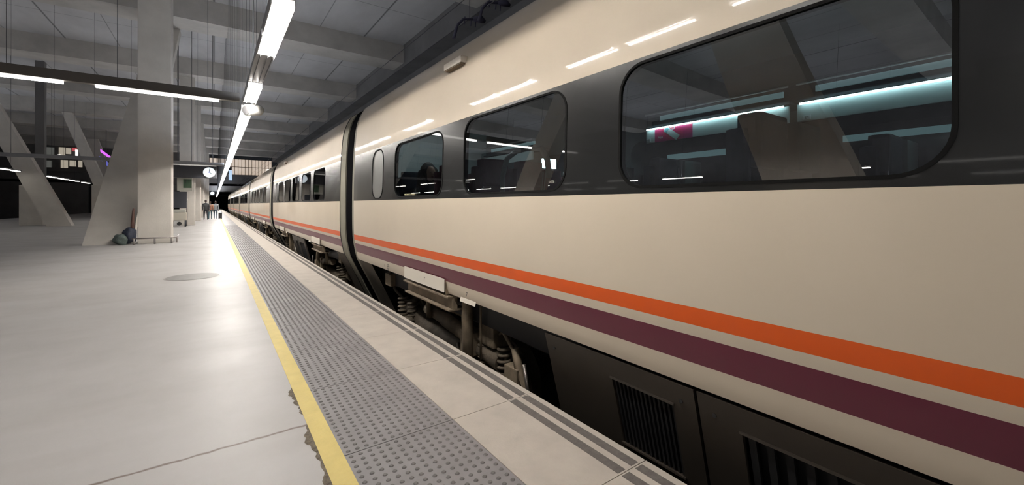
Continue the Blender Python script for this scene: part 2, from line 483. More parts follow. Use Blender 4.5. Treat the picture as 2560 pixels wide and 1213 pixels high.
# ------------------------------------------------------------------ lamps over the platform
LX, LZ = 0.57, 3.50      # lamp row
def luminaire(y0, y1, lit=True):
    t = empty('tube_lamp', (LX, y0, LZ))
    L_ = y1 - y0
    h = MB().box((-0.11, 0, 0.03), (0.11, L_, 0.08), 0, 0.006)
    if lit:
        h.box((-0.112, 0, -0.055), (-0.103, L_, 0.03)).box((0.103, 0, -0.055), (0.112, L_, 0.03))  # deep side lips, shaped to keep lamp light off the upper coach side
    else:
        h.box((-0.11, 0, -0.005), (-0.10, L_, 0.03)).box((0.10, 0, -0.005), (0.11, L_, 0.03))
        h.box((-0.05, 0.05, 0.0), (-0.04, L_ - .05, 0.03)).box((0.04, 0.05, 0.0), (0.05, L_ - .05, 0.03))
    h.build('housing', M['housing'], t)
    if lit:
        MB().box((-0.10, 0.02, 0.0), (0.10, L_ - 0.02, 0.028)).build('diffuser', M['panel'], t)
        for x in (-0.045, 0.045):
            MB().box((x - 0.009, 0.04, -0.012), (x + 0.009, L_ - 0.04, 0.0)).build('tube', M['tube'], t)
        MB().box((-0.05, 0.05, 0.08), (0.05, L_ - 0.05, 0.086)).build('added_uplight', M['added_uplight'], t)  # strip added on top of the housing to brighten the ceiling
    MB().tube([(0, 0.25, 0.08), (0, 0.25, 11.35 - LZ)], 0.003, 5).tube([(0, L_ - .25, 0.08), (0, L_ - .25, 11.35 - LZ)], 0.003, 5).build('hanging_wire', M['wire'], t)
    return t
rows = [(0.95, 1.95), (2.25, 3.12), (3.22, 4.1), (4.75, 5.66), (5.70, 6.64)]
G = 'tube lamps in the row over the platform edge'
labs = ['glowing tube lamp over the platform edge, its mirror streak longest on the near coach roof',
        'glowing tube lamp second in the row above the platform edge beside the near coach',
        'glowing tube lamp third in the row above the platform edge beside the near coach',
        'bright tube lamp cut by the top of the photo, over the platform line',
        'long bright tube lamp ending just before the unlit grey lamp housing']
for (a, b), lb in zip(rows, labs):
    tag(luminaire(a, b), lb, 'lamp', G)
for a in (-12.0, -10.0, -8.0, -5.5):
    tag(luminaire(a, a + 1.12), 'tube lamp of the row over the platform edge, behind the photographer', 'lamp', G)
tag(luminaire(6.67, 8.30, False), 'unlit grey lamp housing with two slots between two bright tube lamps', 'lamp', G)
tag(luminaire(8.33, 9.9), 'short bright tube lamp between the unlit housing and the round loudspeaker', 'lamp', G)
first = luminaire(10.35, 11.9)
tag(first, 'bright tube lamp just beyond the white round loudspeaker', 'lamp', G)
y = 12.02; i = 0
while y < 140:
    c = copy_tree(first); c.location.y = y
    c['label'] = 'bright tube lamp far along the glowing row above the platform edge, past the loudspeaker'
    y += 1.68; i += 1

# round loudspeaker hanging in the row
sp = empty('loudspeaker', (0.66, 10.125, 3.40))
tag(sp, 'white round loudspeaker drum hanging on the lamp row', 'loudspeaker')
MB().tube([(-0.13, -0.13, -0.04), (-0.12, -0.12, -0.036), (0.1, 0.09, 0.03), (0.13, 0.13, 0.04)], [0.10, 0.118, 0.118, 0.09], 24).build('drum', M['white'], sp)
MB().tube([(-0.137, -0.137, -0.042), (-0.130, -0.130, -0.040)], 0.085, 20).build('speaker_grille', M['housing'], sp)
MB().tube([(0, 0, 0.12), (-0.0, 0, 0.30), (0, 0, 7.88)], 0.012, 8).build('hanging_rod', M['white'], sp)

# transverse lamp rails
def cross_rail(y, x0, x1, segs, z, label, m, hmat='housingdark', grp=True):
    t = empty('lamp_rail', (x1, y, z))
    MB().box((x0 - x1, -0.07, 0.035), (0, 0.07, 0.20), 0, 0.006).build('housing', M[hmat], t)
    for a, b in segs:
        MB().box((a - x1, -0.04, -0.012), (b - x1, 0.04, 0.033), 0, 0.006).build('diffuser', M[m], t)
    mb = MB()
    x = x0 + 0.6
    while x < x1:
        mb.tube([(x - x1, 0, 0.2), (x - x1, 0, 11.35 - z)], 0.004, 5); x += 1.3
    mb.build('hanging_wire', M['wire'], t)
    return tag(t, label, 'lamp', 'lamp rails running across the platform')
cross_rail(10.12, -7.2, 0.42, [(-5.66, -3.92), (-3.78, -2.07), (-1.68, 0.08)], LZ, 'thin lamp rail across the platform passing in front of the big pillar', 'tuberail')
cross_rail(27.5, -11.7, 0.44, [(-11.5, -9.1), (-1.8, 0.1)], LZ, 'dim grey lamp rail crossing the platform behind the pillars, above the clock board', 'tubegrey', 'housing')
cross_rail(0.0, -12.6, 0.42, [(-12, -9.9), (-9.7, -7.6), (-6.8, -4.7), (-4.5, -2.45)], LZ, 'lamp rail across the platform over the photographer', 'tuberail')
cross_rail(-9.9, -12.6, 0.42, [(-12, -9.9), (-9.7, -7.6), (-6.8, -4.7), (-4.5, -2.45), (-2.0, 0.1)], LZ, 'lamp rail across the platform at the near end of the hall', 'tuberail')
# lamp row over the far left platform side
lf = None
for i, yy in enumerate([24.2, 30.5, 36.8, 41.4, 44.6, 47.8, 51, 55]):
    if lf is None:
        lf = empty('tube_lamp', (-10.0, yy, 3.50))
        MB().box((-0.12, 0, 0.03), (0.12, 2.6, 0.1)).build('housing', M['housing'], lf)
        MB().box((-0.09, 0.05, -0.01), (0.09, 1.0, 0.03)).box((-0.09, 1.6, -0.01), (0.09, 2.55, 0.03)).build('diffuser', M['tubeleft'], lf)
        MB().tube([(0, 1.3, 0.1), (0, 1.3, 7.85)], 0.006, 5).build('hanging_wire', M['wire'], lf)
        o = lf
    else:
        o = copy_tree(lf); o.location.y = yy
    tag(o, 'small dim tube lamp in the far left row seen past the leaning struts', 'lamp', 'lamps in the far left row')

# lamp rows added out of view to light the left floor and ceiling
for yy in (-12.5, -8.0, -3.5, 1.0, 5.5, 13.0, 17.5, 22.0, 26.5, 31.0, 35.5, 40.0, 44.5, 49.0, 53.5):
    for xx in (-18.5, -27.0):
        t = empty('tube_lamp', (xx, yy, 3.50))
        MB().box((-0.12, 0, 0.03), (0.12, 2.6, 0.1)).build('housing', M['housing'], t)
        MB().box((-0.11, 0.05, -0.01), (0.11, 2.55, 0.03)).build('diffuser', M['tuberail'], t)
        MB().box((-0.06, 0.05, 0.10), (0.06, 2.55, 0.106)).build('added_uplight', M['added_uplight'], t)
        MB().tube([(0, 1.3, 0.1), (0, 1.3, 7.85)], 0.006, 5).build('hanging_wire', M['wire'], t)
        tag(t, 'added unseen tube lamp over the left side of the hall, mirrored in the train windows', 'lamp', 'added lamps over the left side of the hall')

# ------------------------------------------------------------------ pillars and struts
def pillar(x0, x1, y0, y1, label, z1=10.25, group='concrete pillars along the platform', guard=False, z0=0.0):
    t = MB().box((x0, y0, z0), (x1, y1, z1), 0, 0.03).build('concrete_pillar', M['concrete'])
    return tag(t, label, 'pillar', group)
pillar(-2.27, -1.31, 20.3, 21.25, 'big pale square pillar standing full height beside the leaning strut', 11.34)
pillar(-1.92, -1.08, 36.3, 37.1, 'pale pillar behind the clock board, second from the big pillar')
pillar(-1.78, -0.95, 46.3, 47.1, 'pale pillar third in the line behind the big pillar')
pillar(-1.75, -0.90, 56.4, 57.3, 'pale narrow-looking pillar fourth in the line, beside the walking man')
for y in (67, 78):
    pillar(-1.8, -0.95, y, y + 0.9, 'distant pale pillar at the far end of the pillar line')
pillar(-1.6, -0.7, 88.6, 89.5, 'distant pale pillar at the far end of the pillar line')
def strut(p0, p1, wd, w0, w1, t0, label, group='leaning concrete struts'):
    o = MB().beam(p0, p1, wd, w0, t0, w1, t0 * 0.9).build('leaning_strut', M['concrete'])
    return tag(o, label, 'strut', group)
strut((-3.12, 20.95, 0), (-1.88, 27.0, 10.22), (1, 0, 0), 1.26, 1.0, 0.85, 'wide pale strut leaning right against the big pillar')
strut((-8.36, 40.4, 0), (-12.5, 40.4, 10.2), (1, 0, 0), 1.16, 0.85, 0.8, 'wide pale strut leaning left at the left edge of the photo')
strut((-8.0, 57.0, 0), (-11.35, 57.0, 10.2), (1, 0, 0), 1.0, 0.72, 0.8, 'pale strut leaning left between the edge strut and the big pillar')
strut((-10.3, 78.0, 0), (-13.2, 78.0, 10.2), (1, 0, 0), 1.1, 1.1, 0.8, 'faint far strut behind the violet neon')
# a pair of leaning struts beside the photographer, seen mirrored in the windows
strut((-3.5, 10.9, 0), (-3.5, 6.35, 8.6), (0, 1, 0), 0.95, 0.85, 0.5, 'pale strut mirrored in the middle train window')
strut((-3.5, 1.9, 0), (-3.5, 4.95, 8.6), (0, 1, 0), 1.3, 1.1, 0.5, 'pale strut mirrored in the large near train window')
tag(MB().box((-4.05, 4.2, 8.62), (-2.95, 7.1, 10.22), 0, 0.03).build('strut_head', M['concrete']), 'concrete head block joining the two mirrored struts under the roof beam', 'strut head')
# low plinths
for (a, b, label, zt) in (((-10.66, 42.0), (-9.60, 43.0), 'bright low concrete plinth behind the strut at the left edge', 2.75), ((-7.45, 43.6), (-6.45, 44.5), 'pale low concrete plinth left of the big leaning strut', 2.9)):
    tag(MB().box((a[0], a[1], 0), (b[0], b[1], zt), 0, 0.03).build('concrete_plinth', M['concrete']), label, 'plinth', 'low concrete plinths')
tag(MB().box((-10.0, 42.3, 2.75), (-9.55, 42.75, 11.35)).build('steel_column', M['wall']), 'slim dark column rising behind the left edge strut', 'column')

# ------------------------------------------------------------------ bumper rails, bag, manhole
gr = empty('bumper_rail', (-1.78, 20.2, 0))
tag(gr, 'low metal bumper rail in front of the big pillar', 'rail')
MB().tube([(-0.62, -0.25, 0.22), (0.50, -0.25, 0.22), (0.62, -0.12, 0.22), (0.62, 1.2, 0.22)], 0.025, 10).build('bar', M['guard'], gr)
for x, y in ((-0.55, -0.25), (0.02, -0.25), (0.5, -0.25), (0.62, 0.2)):
    MB().tube([(x, y, 0), (x, y, 0.22)], 0.028, 10).build('post', M['guard'], gr)
def lump(name, c, s, m, parent=None, seed=1, sub=3, amp=0.18):
    bm = bmesh.new(); bmesh.ops.create_icosphere(bm, subdivisions=sub, radius=1.0)
    rnd = random.Random(seed); ph = [rnd.uniform(0, 6) for _ in range(6)]
    for v in bm.verts:
        p = v.co.copy()
        q = 1 + amp*(sin(3*p.x + ph[0])*cos(3*p.y + ph[1]) + 0.5*sin(6*p.z + ph[2] + 3*p.x))
        v.co = Vector((p.x*s[0]*q, p.y*s[1]*q, p.z*s[2]*q)) + Vector(c)
    for f in bm.faces: f.smooth = True
    me = bpy.data.meshes.new(name); bm.to_mesh(me); bm.free(); me.materials.append(m)
    o = bpy.data.objects.new(name, me); C.objects.link(o); o.parent = parent
    return o
bag = empty('bag_bundle', (-2.5, 20.25, 0))
tag(bag, 'dark blue and grey-green bags piled between the leaning strut and the big pillar', 'bags')
lump('bag', (0.02, 0, 0.32), (0.17, 0.18, 0.32), M['bagdark'], bag, 3)
lump('bag', (-0.2, -0.1, 0.19), (0.22, 0.18, 0.2), M['baggreen'], bag, 5)
MB().tube([(0.1, 0.0, 0.5), (0.1, 0.0, 0.8), (0.12, 0.0, 1.1), (0.13, 0.0, 1.3)], [0.06, 0.05, 0.04, 0.03], 8).build('handle', M['wood'], bag)
mh = empty('manhole_cover', (-0.34, 10.5, 0.0))
tag(mh, 'round dark iron manhole cover set in the white platform floor', 'manhole cover')
MB().disc((0, 0, 0.0), 0.46, 40, h=0.002).build('rim', M['guard'], mh)
MB().disc((0, 0, 0.0), 0.435, 40, h=0.004).build('lid', M['manhole'], mh)

# ------------------------------------------------------------------ clock boards and signs
def clock_board(loc, wd, ht, cr, label, cxo):
    t = empty('clock_board', loc)
    MB().box((-wd/2, -0.12, -ht/2), (wd/2, 0.12, ht/2), 0, 0.02).build('board', M['signdark'], t)
    ck = MB().disc((cxo, -0.18, 0), cr, 36, 'y', h=0.06).build('clock', M['white'], t)
    MB().disc((cxo, -0.185, 0), cr*0.94, 36, 'y', h=0.004).build('dial', M['clockface'], ck)
    MB().beam((cxo, -0.192, 0), (cxo + 0.02, -0.192, cr*0.75), (1, 0, 0), 0.025, 0.004).build('hand', M['mark'], ck)
    MB().beam((cxo, -0.192, 0), (cxo + cr*0.4, -0.192, -cr*0.25), (0, 0, 1), 0.035, 0.004).build('hand', M['mark'], ck)
    MB().disc((cxo, -0.20, 0), cr*0.14, 16, 'y', h=0.01).build('hub', M['neonblue'], ck)
    mb = MB()
    for x in (-wd*0.4, wd*0.4): mb.tube([(x, 0, ht/2), (x, 0, 11.35 - loc[2])], 0.012, 6)
    mb.build('hanging_rod', M['wire'], t)
    return tag(t, label, 'clock board', 'hanging clock boards')
clock_board((-0.84, 29.2, 3.25), 1.95, 0.66, 0.29, 'dark hanging board with a round lit clock, beside the big pillar', 0.62)
clock_board((-0.85, 108.0, 3.75), 2.0, 0.9, 0.36, 'tiny distant clock board glowing near the far end of the platform', 0.55)
gs = empty('hanging_sign', (-1.33, 30.0, 2.62))
tag(gs, 'pale sign box with a green square hanging under the clock board', 'sign')
MB().box((-0.36, -0.06, -0.40), (0.33, 0.06, 0.36), 0, 0.01).build('sign_box', M['signpale'], gs)
MB().box((-0.08, -0.072, -0.24), (0.29, -0.06, 0.26), 0).build('green_panel', M['signgreen'], gs)
text('lettering', '11', 0.3, (0.10, -0.078, 0.12), (pi/2, 0, 0), M['mark'], gs, 0.001)
MB().tube([(-0.3, 0, 0.38), (-0.3, 0, 11.35 - 2.62)], 0.012, 6).tube([(0.3, 0, 0.38), (0.3, 0, 11.35 - 2.62)], 0.012, 6).build('hanging_rod', M['wire'], gs)
# dark board and pale machine beside the pillar
ib = empty('notice_board', (-1.83, 35.6, 0))
tag(ib, 'tall dark notice board on two posts beside the pale machine', 'board')
MB().box((-0.42, -0.05, 1.2), (0.34, 0.05, 2.3), 0, 0.02).build('board', M['signdark'], ib)
for x in (-0.4, 0.34):
    MB().tube([(x, 0, 0), (x, 0, 2.3)], 0.035, 8).build('post', M['guard'], ib)
mc = empty('luggage_machine', (-1.8, 34.6, 0))
tag(mc, 'pale boxy machine on dark legs beside the big pillar', 'machine')
MB().box((-0.42, -0.3, 0.42), (0.34, 0.3, 0.92), 0, 0.04).build('body', M['machine'], mc)
MB().box((-0.40, -0.28, 0.92), (0.30, 0.28, 1.12), 0, 0.05).build('lid', M['signpale'], mc)
for x in (-0.36, 0.28):
    for y in (-0.24, 0.24):
        MB().tube([(x, y, 0), (x, y, 0.43)], 0.035, 8).build('leg', M['trousers'], mc)
MB().disc((-0.02, -0.32, 0.2), 0.12, 20, 'y', h=0.06).build('wheel', M['rubber'], mc)

# ------------------------------------------------------------------ far bridge, shop windows, neon
fc = empty('glazed_gallery', (4.4, YH - 0.001, 7.1))
tag(fc, 'bright glazed gallery across the far end of the hall above the tunnel', 'gallery')
MB().box((-5.15, -0.03, 1.6), (5.15, 0.0, 3.1)).box((-1.6, -0.03, 0.1), (5.15, 0.0, 1.6)).build('glazing', M['facade'], fc)
mb = MB()
for i in range(19):
    x = -5.1 + i*0.5666
    mb.box((x - 0.04, -0.08, 0.1 if x > -1.7 else 1.6), (x + 0.04, -0.03, 3.1))
mb.box((-5.15, -0.08, 1.55), (5.15, -0.03, 1.65))
mb.build('mullion', M['mullion'], fc)
MB().box((-5.15, -0.5, -0.3), (5.15, 0, 0.1)).build('deck_edge', M['wall'], fc)
for x, z, r_ in ((3.2, 0.5, 0.9), (1.6, 0.3, 0.6), (0.4, 0.25, 0.5)):
    pass
bs = MB().box((0, 0, 0), (0.55, 0.06, 1.9)).build('blue_sign', M['bluesign'])
bs.location = (2.3, YH - 0.562, 6.1)
tag(bs, 'narrow pale blue sign beside the lamp row, on the far bridge', 'sign')
ws = MB().box((-0.35, 0, 0), (0.35, 0.2, 1.0), 0, 0.1).build('bright_lamp', M['shopwhite'])
ws.location = (9.0, YH - 0.5, 7.5)
tag(ws, 'bright white lamp at the right end of the glazed gallery', 'lamp')
YS = YH - 0.001
sg = empty('shop_gallery', (-18.0, YS, 5.5))
tag(sg, 'dark upper gallery with lit shop windows at the far left end of the hall', 'gallery')
def shop(name, u0, v0, u1, v1, m, dy=0.0):
    a, b = at(u0, v1, YS), at(u1, v0, YS)
    return MB().box((a.x + 18, -0.06 - dy, a.z - 5.5), (b.x + 18, 0 - dy, b.z - 5.5)).build(name, M[m], sg)
shop('shop_window', 100, 369, 136, 388, 'shopdim')
shop('shop_window', 147, 369, 163, 392, 'shopwarm')
shop('shop_window', 165, 371, 178, 385, 'shopwarm')
shop('shop_sign', 180, 370, 192, 378, 'shopred')
shop('shop_lamp', 145, 387, 151, 395, 'shopwhite', 0.1)
shop('shop_lamp', 189, 375, 195, 391, 'shopwhite', 0.1)
shop('shop_window', 152, 401, 170, 420, 'shopwarm')
shop('shop_window', 174, 402, 190, 416, 'shopwarm')
shop('shop_window', 196, 402, 206, 418, 'shopwarm')
shop('shop_window', 110, 402, 130, 418, 'shopdim')
a, b = at(96, 394, YS), at(300, 400, YS)
MB().box((-7, -0.9, 1.2), (15.5, -0.02, 1.6)).build('gallery_floor', M['wall'], sg)
nz = empty('neon_sign', at(265, 395, 68))
tag(nz, 'violet neon bar with blue glow behind the leaning strut', 'neon sign')
p0, p1 = at(251, 376, 68) - nz.location, at(286, 402, 68) - nz.location
MB().beam(p0, p1, (0, 0, 1), 0.34, 0.1).build('neon_bar', M['neon'], nz)
p0, p1 = at(248, 395, 68) - nz.location, at(256, 399, 68) - nz.location
MB().beam(p0, p1, (0, 0, 1), 0.45, 0.1).build('blue_bar', M['neonblue'], nz)
p0, p1 = at(266, 408, 68) - nz.location, at(280, 419, 68) - nz.location
MB().beam(p0, p1, (0, 0, 1), 0.5, 0.1).build('blue_bar', M['neonblue'], nz)
MB().tube([(0, 0.1, -1), (0, 0.1, 11.35 - nz.location.z)], 0.03, 6).build('hanging_rod', M['wire'], nz)

# ------------------------------------------------------------------ overhead line
ow = MB().tube([(3.55, YB, 5.02), (3.55, YH, 5.02)], 0.007, 6).build('catenary_wire', M['wire'])
tag(ow, 'upper overhead wire running along above the train roof', 'wire', 'overhead wires')
ow = MB().tube([(3.55, YB, 4.62), (3.55, YH, 4.62)], 0.007, 6).build('contact_wire', M['wire'])
tag(ow, 'lower contact wire just above the train roof', 'wire', 'overhead wires')
def cat_bracket(u0, v0, u1, v1, Y, label):
    a = at(u0, v0, Y); b = at(u1, v1, Y)
    t = empty('catenary_bracket', a)
    d = b - a
    pts = [Vector((0, 0, 0)), Vector((d.x*0.12, 0, d.z*0.55)), Vector((d.x*0.3, 0, d.z*0.85)), Vector((d.x*0.6, 0.0, d.z*0.95)), Vector((d.x*0.85, 0, d.z*1.05))]
    MB().tube(pts, [0.028, 0.022, 0.02, 0.024, 0.03], 8).build('arm', M['wireblue'], t)
    MB().tube([pts[3], pts[4], Vector((d.x, 0, d.z*1.0))], [0.03, 0.065, 0.03], 10).build('insulator', M['wireblue'], t)
    mb = MB()
    for k in (0.35, 0.55, 0.7):
        mb.tube([Vector((d.x*k, 0, d.z*0.95)), Vector((d.x*k - 0.01, 0, d.z*0.95 - 0.12))], 0.012, 6)
    mb.build('clamp', M['wireblue'], t)
    MB().tube([Vector((d.x*0.5, 0, d.z*0.95)), Vector((d.x*0.5, 0, 11.35 - a.z))], 0.006, 5).build('hanging_wire', M['wire'], t)
    return tag(t, label, 'bracket', 'overhead line brackets')
cat_bracket(1134, 96, 1212, 54, 5.9, 'dark curved overhead line bracket above the train roof, left of the pair')
cat_bracket(1196, 54, 1274, 14, 5.7, 'dark curved overhead line bracket above the train roof, right of the pair')

# ------------------------------------------------------------------ the train
XC = 3.55
PR = [(-0.50, 2.64), (0.02, 2.39), (0.43, 2.185), (0.574, 2.152), (0.733, 2.122), (0.796, 2.113), (0.893, 2.106), (1.15, 2.10), (1.52, 2.10), (1.9, 2.106), (2.347, 2.122), (2.47, 2.129), (2.72, 2.150), (2.93, 2.180), (3.07, 2.225), (3.18, 2.272), (3.264, 2.325)]
ROOF = [(2.42, 3.34), (2.60, 3.43), (2.85, 3.50), (3.15, 3.54), (3.55, 3.555)]
def px(z):
    """x of the near side at height z (smooth through PR)"""
    P = PR
    if z <= P[0][0]: return P[0][1]
    if z >= P[-1][0]: return P[-1][1]
    for i in range(len(P) - 1):
        if P[i][0] <= z <= P[i+1][0]:
            def sl(j):
                if j <= 0: return (P[1][1]-P[0][1])/(P[1][0]-P[0][0])
                if j >= len(P)-1: return (P[-1][1]-P[-2][1])/(P[-1][0]-P[-2][0])
                return (P[j+1][1]-P[j-1][1])/(P[j+1][0]-P[j-1][0])
            h = P[i+1][0]-P[i][0]; t = (z-P[i][0])/h
            m0, m1 = sl(i)*h, sl(i+1)*h
            return (2*t**3-3*t**2+1)*P[i][1] + (t**3-2*t**2+t)*m0 + (-2*t**3+3*t**2)*P[i+1][1] + (t**3-t**2)*m1
LC = 13.4
BZ0, BZ1 = 1.515, 2.347
# window openings in (y from the leading end, z): y0, y1, z0, z1, corner radius
WINS = [(1.09, 1.62, 1.545, 2.31, 0.19), (2.13, 3.67, 1.555, 2.30, 0.17), (4.16, 5.70, 1.555, 2.315, 0.17), (6.20, 7.68, 1.555, 2.315, 0.17), (8.22, 9.76, 1.555, 2.315, 0.17), (10.24, 11.78, 1.555, 2.315, 0.17)]

def rrect(y0, y1, z0, z1, r, n=8):
    out = []
    for (cy, cz, a0) in ((y1 - r, z1 - r, 0), (y0 + r, z1 - r, pi/2), (y0 + r, z0 + r, pi), (y1 - r, z0 + r, 3*pi/2)):
        for k in range(n + 1):
            a = a0 + pi/2*k/n
            out.append((cy + r*cos(a), cz + r*sin(a)))
    return out
def inside(p, poly):
    x, y = p; c = False
    for i in range(len(poly)):
        x0, y0 = poly[i]; x1, y1 = poly[i-1]
        if (y0 > y) != (y1 > y) and x < (x1-x0)*(y-y0)/(y1-y0) + x0: c = not c
    return c

def surf(name, y0, y1, z0, z1, holes, keep_in, m, parent, off=0.0, nz=8, only=None):
    """skin of the near side between y0..y1 and z0..z1 cut by rounded shapes; local frame, y runs back from the leading end"""
    vs, es = [], []
    def addloop(lp):
        b = len(vs); vs.extend([Vector(p) for p in lp]); es.extend([(b + i, b + (i+1) % len(lp)) for i in range(len(lp))])
    if only is None: addloop([(y0, z0), (y1, z0), (y1, z1), (y0, z1)])
    for h in holes: addloop(h)
    for k in range(1, nz):
        z = z0 + (z1 - z0)*k/nz
        b = len(vs); vs.extend([Vector((y0, z)), Vector((y1, z))]); es.append((b, b+1))
    ov, oe, of, _, _, _ = delaunay_2d_cdt(vs, es, [], 0, 1e-6)
    bm = bmesh.new()
    bv = [bm.verts.new((px(v[1]) - XC + off, -v[0], v[1])) for v in ov]
    for f in of:
        c = (sum(ov[i][0] for i in f)/len(f), sum(ov[i][1] for i in f)/len(f))
        ins = any(inside(c, h) for h in holes)
        if ins != keep_in: continue
        try: bm.faces.new([bv[i] for i in f])
        except ValueError: pass
    bmesh.ops.delete(bm, geom=[v for v in bm.verts if not v.link_faces], context='VERTS')
    for f in bm.faces:
        f.normal_update()
        if f.normal.x > 0: f.normal_flip()
        f.smooth = True
    me = bpy.data.meshes.new(name); bm.to_mesh(me); bm.free(); me.materials.append(m)
    o = bpy.data.objects.new(name, me); C.objects.link(o); o.parent = parent
    return o

def loft(name, prof, ya, yb, mats, mis, parent, closed=False):
    """prof list of (x,z) local, mis material index per span"""
    bm = bmesh.new()
    A = [bm.verts.new((x, -ya, z)) for x, z in prof]; B = [bm.verts.new((x, -yb, z)) for x, z in prof]
    n = len(prof)
    for i in range(n if closed else n - 1):
        f = bm.faces.new((A[i], A[(i+1) % n], B[(i+1) % n], B[i])); f.material_index = mis[i] if mis else 0; f.smooth = True
    bmesh.ops.recalc_face_normals(bm, faces=bm.faces)
    me = bpy.data.meshes.new(name); bm.to_mesh(me); bm.free()
    for m in mats: me.materials.append(m)
    o = bpy.data.objects.new(name, me); C.objects.link(o); o.parent = parent
    return o

def zs(a, b, n): return [a + (b - a)*i/n for i in range(n + 1)]

def make_coach():
    t = empty('train_coach', (XC, 7.96, 0))
    # body below the band: cream, purple, cream, orange, cream
    prof, mis = [], []
    for a, b, n, mi in ((0.43, 0.574, 3, 0), (0.574, 0.733, 3, 2), (0.733, 0.796, 2, 0), (0.796, 0.893, 3, 1), (0.893, BZ0, 8, 0)):
        for z in zs(a, b, n)[:-1]: prof.append((px(z) - XC, z)); mis.append(mi)
    prof.append((px(BZ0) - XC, BZ0))
    loft('side_panel', prof, 0, LC, [M['cream'], M['orange'], M['purple']], mis, t)
    # roof and upper side, then the far side down to the sill
    prof = [(px(z) - XC, z) for z in zs(BZ1, 3.264, 16)] + [(x - XC, z) for x, z in ROOF]
    far = [(-x, z) for x, z in prof[:-1]][::-1] + [(-(px(z) - XC), z) for z in zs(0.43, BZ1, 12)[::-1][1:]]
    loft('roof_shell', prof + far, 0, LC, [M['cream']], None, t)
    # black window band with openings
    holes = [rrect(*w_) for w_ in WINS]
    surf('window_band', 0, LC, BZ0, BZ1, holes, False, M['band'], t)
    for w_ in WINS:
        y0, y1, z0, z1, r = w_
        wo = surf('window', y0, y1, z0, z1, [rrect(*w_)], True, M['frosted'] if y1 < 1.7 else M['glass'], t, off=0.006, only=1)
        # frame: ring of rubber with a lip
        outer, inner = rrect(y0 - 0.008, y1 + 0.008, z0 - 0.008, z1 + 0.008, r + 0.008), rrect(y0 + 0.008, y1 - 0.008, z0 + 0.008, z1 - 0.008, max(r - 0.008, 0.02))
        bm = bmesh.new(); n = len(outer)
        rings = []
        for lp, off in ((outer, -0.001), (outer, -0.004), (inner, -0.004), (inner, 0.05)):
            rings.append([bm.verts.new((px(z) - XC + off, -y_, z)) for y_, z in lp])
        for a in range(3):
            for k in range(n):
                bm.faces.new((rings[a][k], rings[a][(k+1) % n], rings[a+1][(k+1) % n], rings[a+1][k]))
        mb = MB(); mb.bm.free(); mb.bm = bm
        mb.build('window_frame', M['framegrey'], wo)
    # end walls
    for yy in (0.0, LC):
        prof = [(px(z) - XC, z) for z in zs(0.43, 3.264, 20)] + [(x - XC, z) for x, z in ROOF]
        full = prof + [(-x, z) for x, z in prof[:-1]][::-1]
        bm = bmesh.new(); bm.faces.new([bm.verts.new((x, -yy, z)) for x, z in full])
        mb = MB(); mb.bm.free(); mb.bm = bm
        mb.build('end_wall', M['int_dark'], t)
    # end fairings under the body and centre skirts
    for ya, yb in ((0.0, 0.78), (LC - 0.78, LC)):
        prof = [(px(z) - XC + 0.004, z) for z in zs(-0.5, 0.43, 6)]
        loft('end_fairing', prof, ya, yb, [M['fairing']], None, t)
    def skirt(ya, yb, grille, slat):
        zt = 0.405
        X = lambda z: 2.19 + (0.405 - z)*0.26 - XC
        g = [rrect(grille[0], grille[1], grille[2], grille[3], 0.01, 2)] if grille else []
        vs, es = [], []
        def addloop(lp):
            b = len(vs); vs.extend([Vector(p) for p in lp]); es.extend([(b + i, b + (i+1) % len(lp)) for i in range(len(lp))])
        addloop([(ya, -0.75), (yb, -0.75), (yb, zt), (ya, zt)])
        for q in g: addloop(q)
        ov, oe, of, _, _, _ = delaunay_2d_cdt(vs, es, [], 0, 1e-6)
        bm = bmesh.new(); bv = [bm.verts.new((X(v[1]), -v[0], v[1])) for v in ov]
        for f in of:
            c = (sum(ov[i][0] for i in f)/len(f), sum(ov[i][1] for i in f)/len(f))
            if any(inside(c, q) for q in g): continue
            bm.faces.new([bv[i] for i in f])
        for f in bm.faces:
            f.normal_update()
            if f.normal.x > 0: f.normal_flip()
        r = bmesh.ops.extrude_face_region(bm, geom=list(bm.faces))
        for v in [e for e in r['geom'] if isinstance(e, bmesh.types.BMVert)]: v.co.x += 0.025
        mb = MB(); mb.bm.free(); mb.bm = bm
        s = mb.build('skirt_panel', M['skirt'], t)
        for q in ((ya + 0.09, 0.3), (yb - 0.09, 0.3)):
            MB().disc((X(q[1]) - 0.006, -q[0], q[1]), 0.012, 10, 'x', h=0.01).build('bolt', M['skirtdark'], s)
        if grille:
            g0, g1, gz0, gz1 = grille
            MB().quad([(X(gz0) + 0.06, -g0, gz0), (X(gz0) + 0.06, -g1, gz0), (X(gz1) + 0.06, -g1, gz1), (X(gz1) + 0.06, -g0, gz1)]).build('grille_back', M['skirtdark'], s)
            gm = MB(); y_ = g0 + slat*0.5
            while y_ < g1:
                gm.beam((X(gz0) + 0.022, -y_, gz0), (X(gz1) + 0.022, -y_, gz1), (0, 1, 0), slat*0.42, 0.022); y_ += slat
            gm.build('vent_grille', M['skirtdark'], s)
            for zz in (gz0, gz1):
                MB().box((X(zz) - 0.012, -g1 - 0.01, zz - 0.006), (X(zz) + 0.004, -g0 + 0.01, zz + 0.006)).build('grille_lip', M['skirt'], s)
    skirt(5.36, 6.65, (6.03, 6.50, -0.23, 0.26), 0.034)
    skirt(6.67, 8.05, (6.90, 7.75, -0.35, 0.265), 0.085)
    # underframe
    MB().box((2.42 - XC, -LC + 0.3, 0.12), (XC - 2.42, -0.3, 0.42)).build('underframe', M['rubber'], t)
    MB().box((2.6 - XC, -8.0, -0.7), (XC - 2.6, -5.4, 0.12)).build('equipment_box', M['rubber'], t)
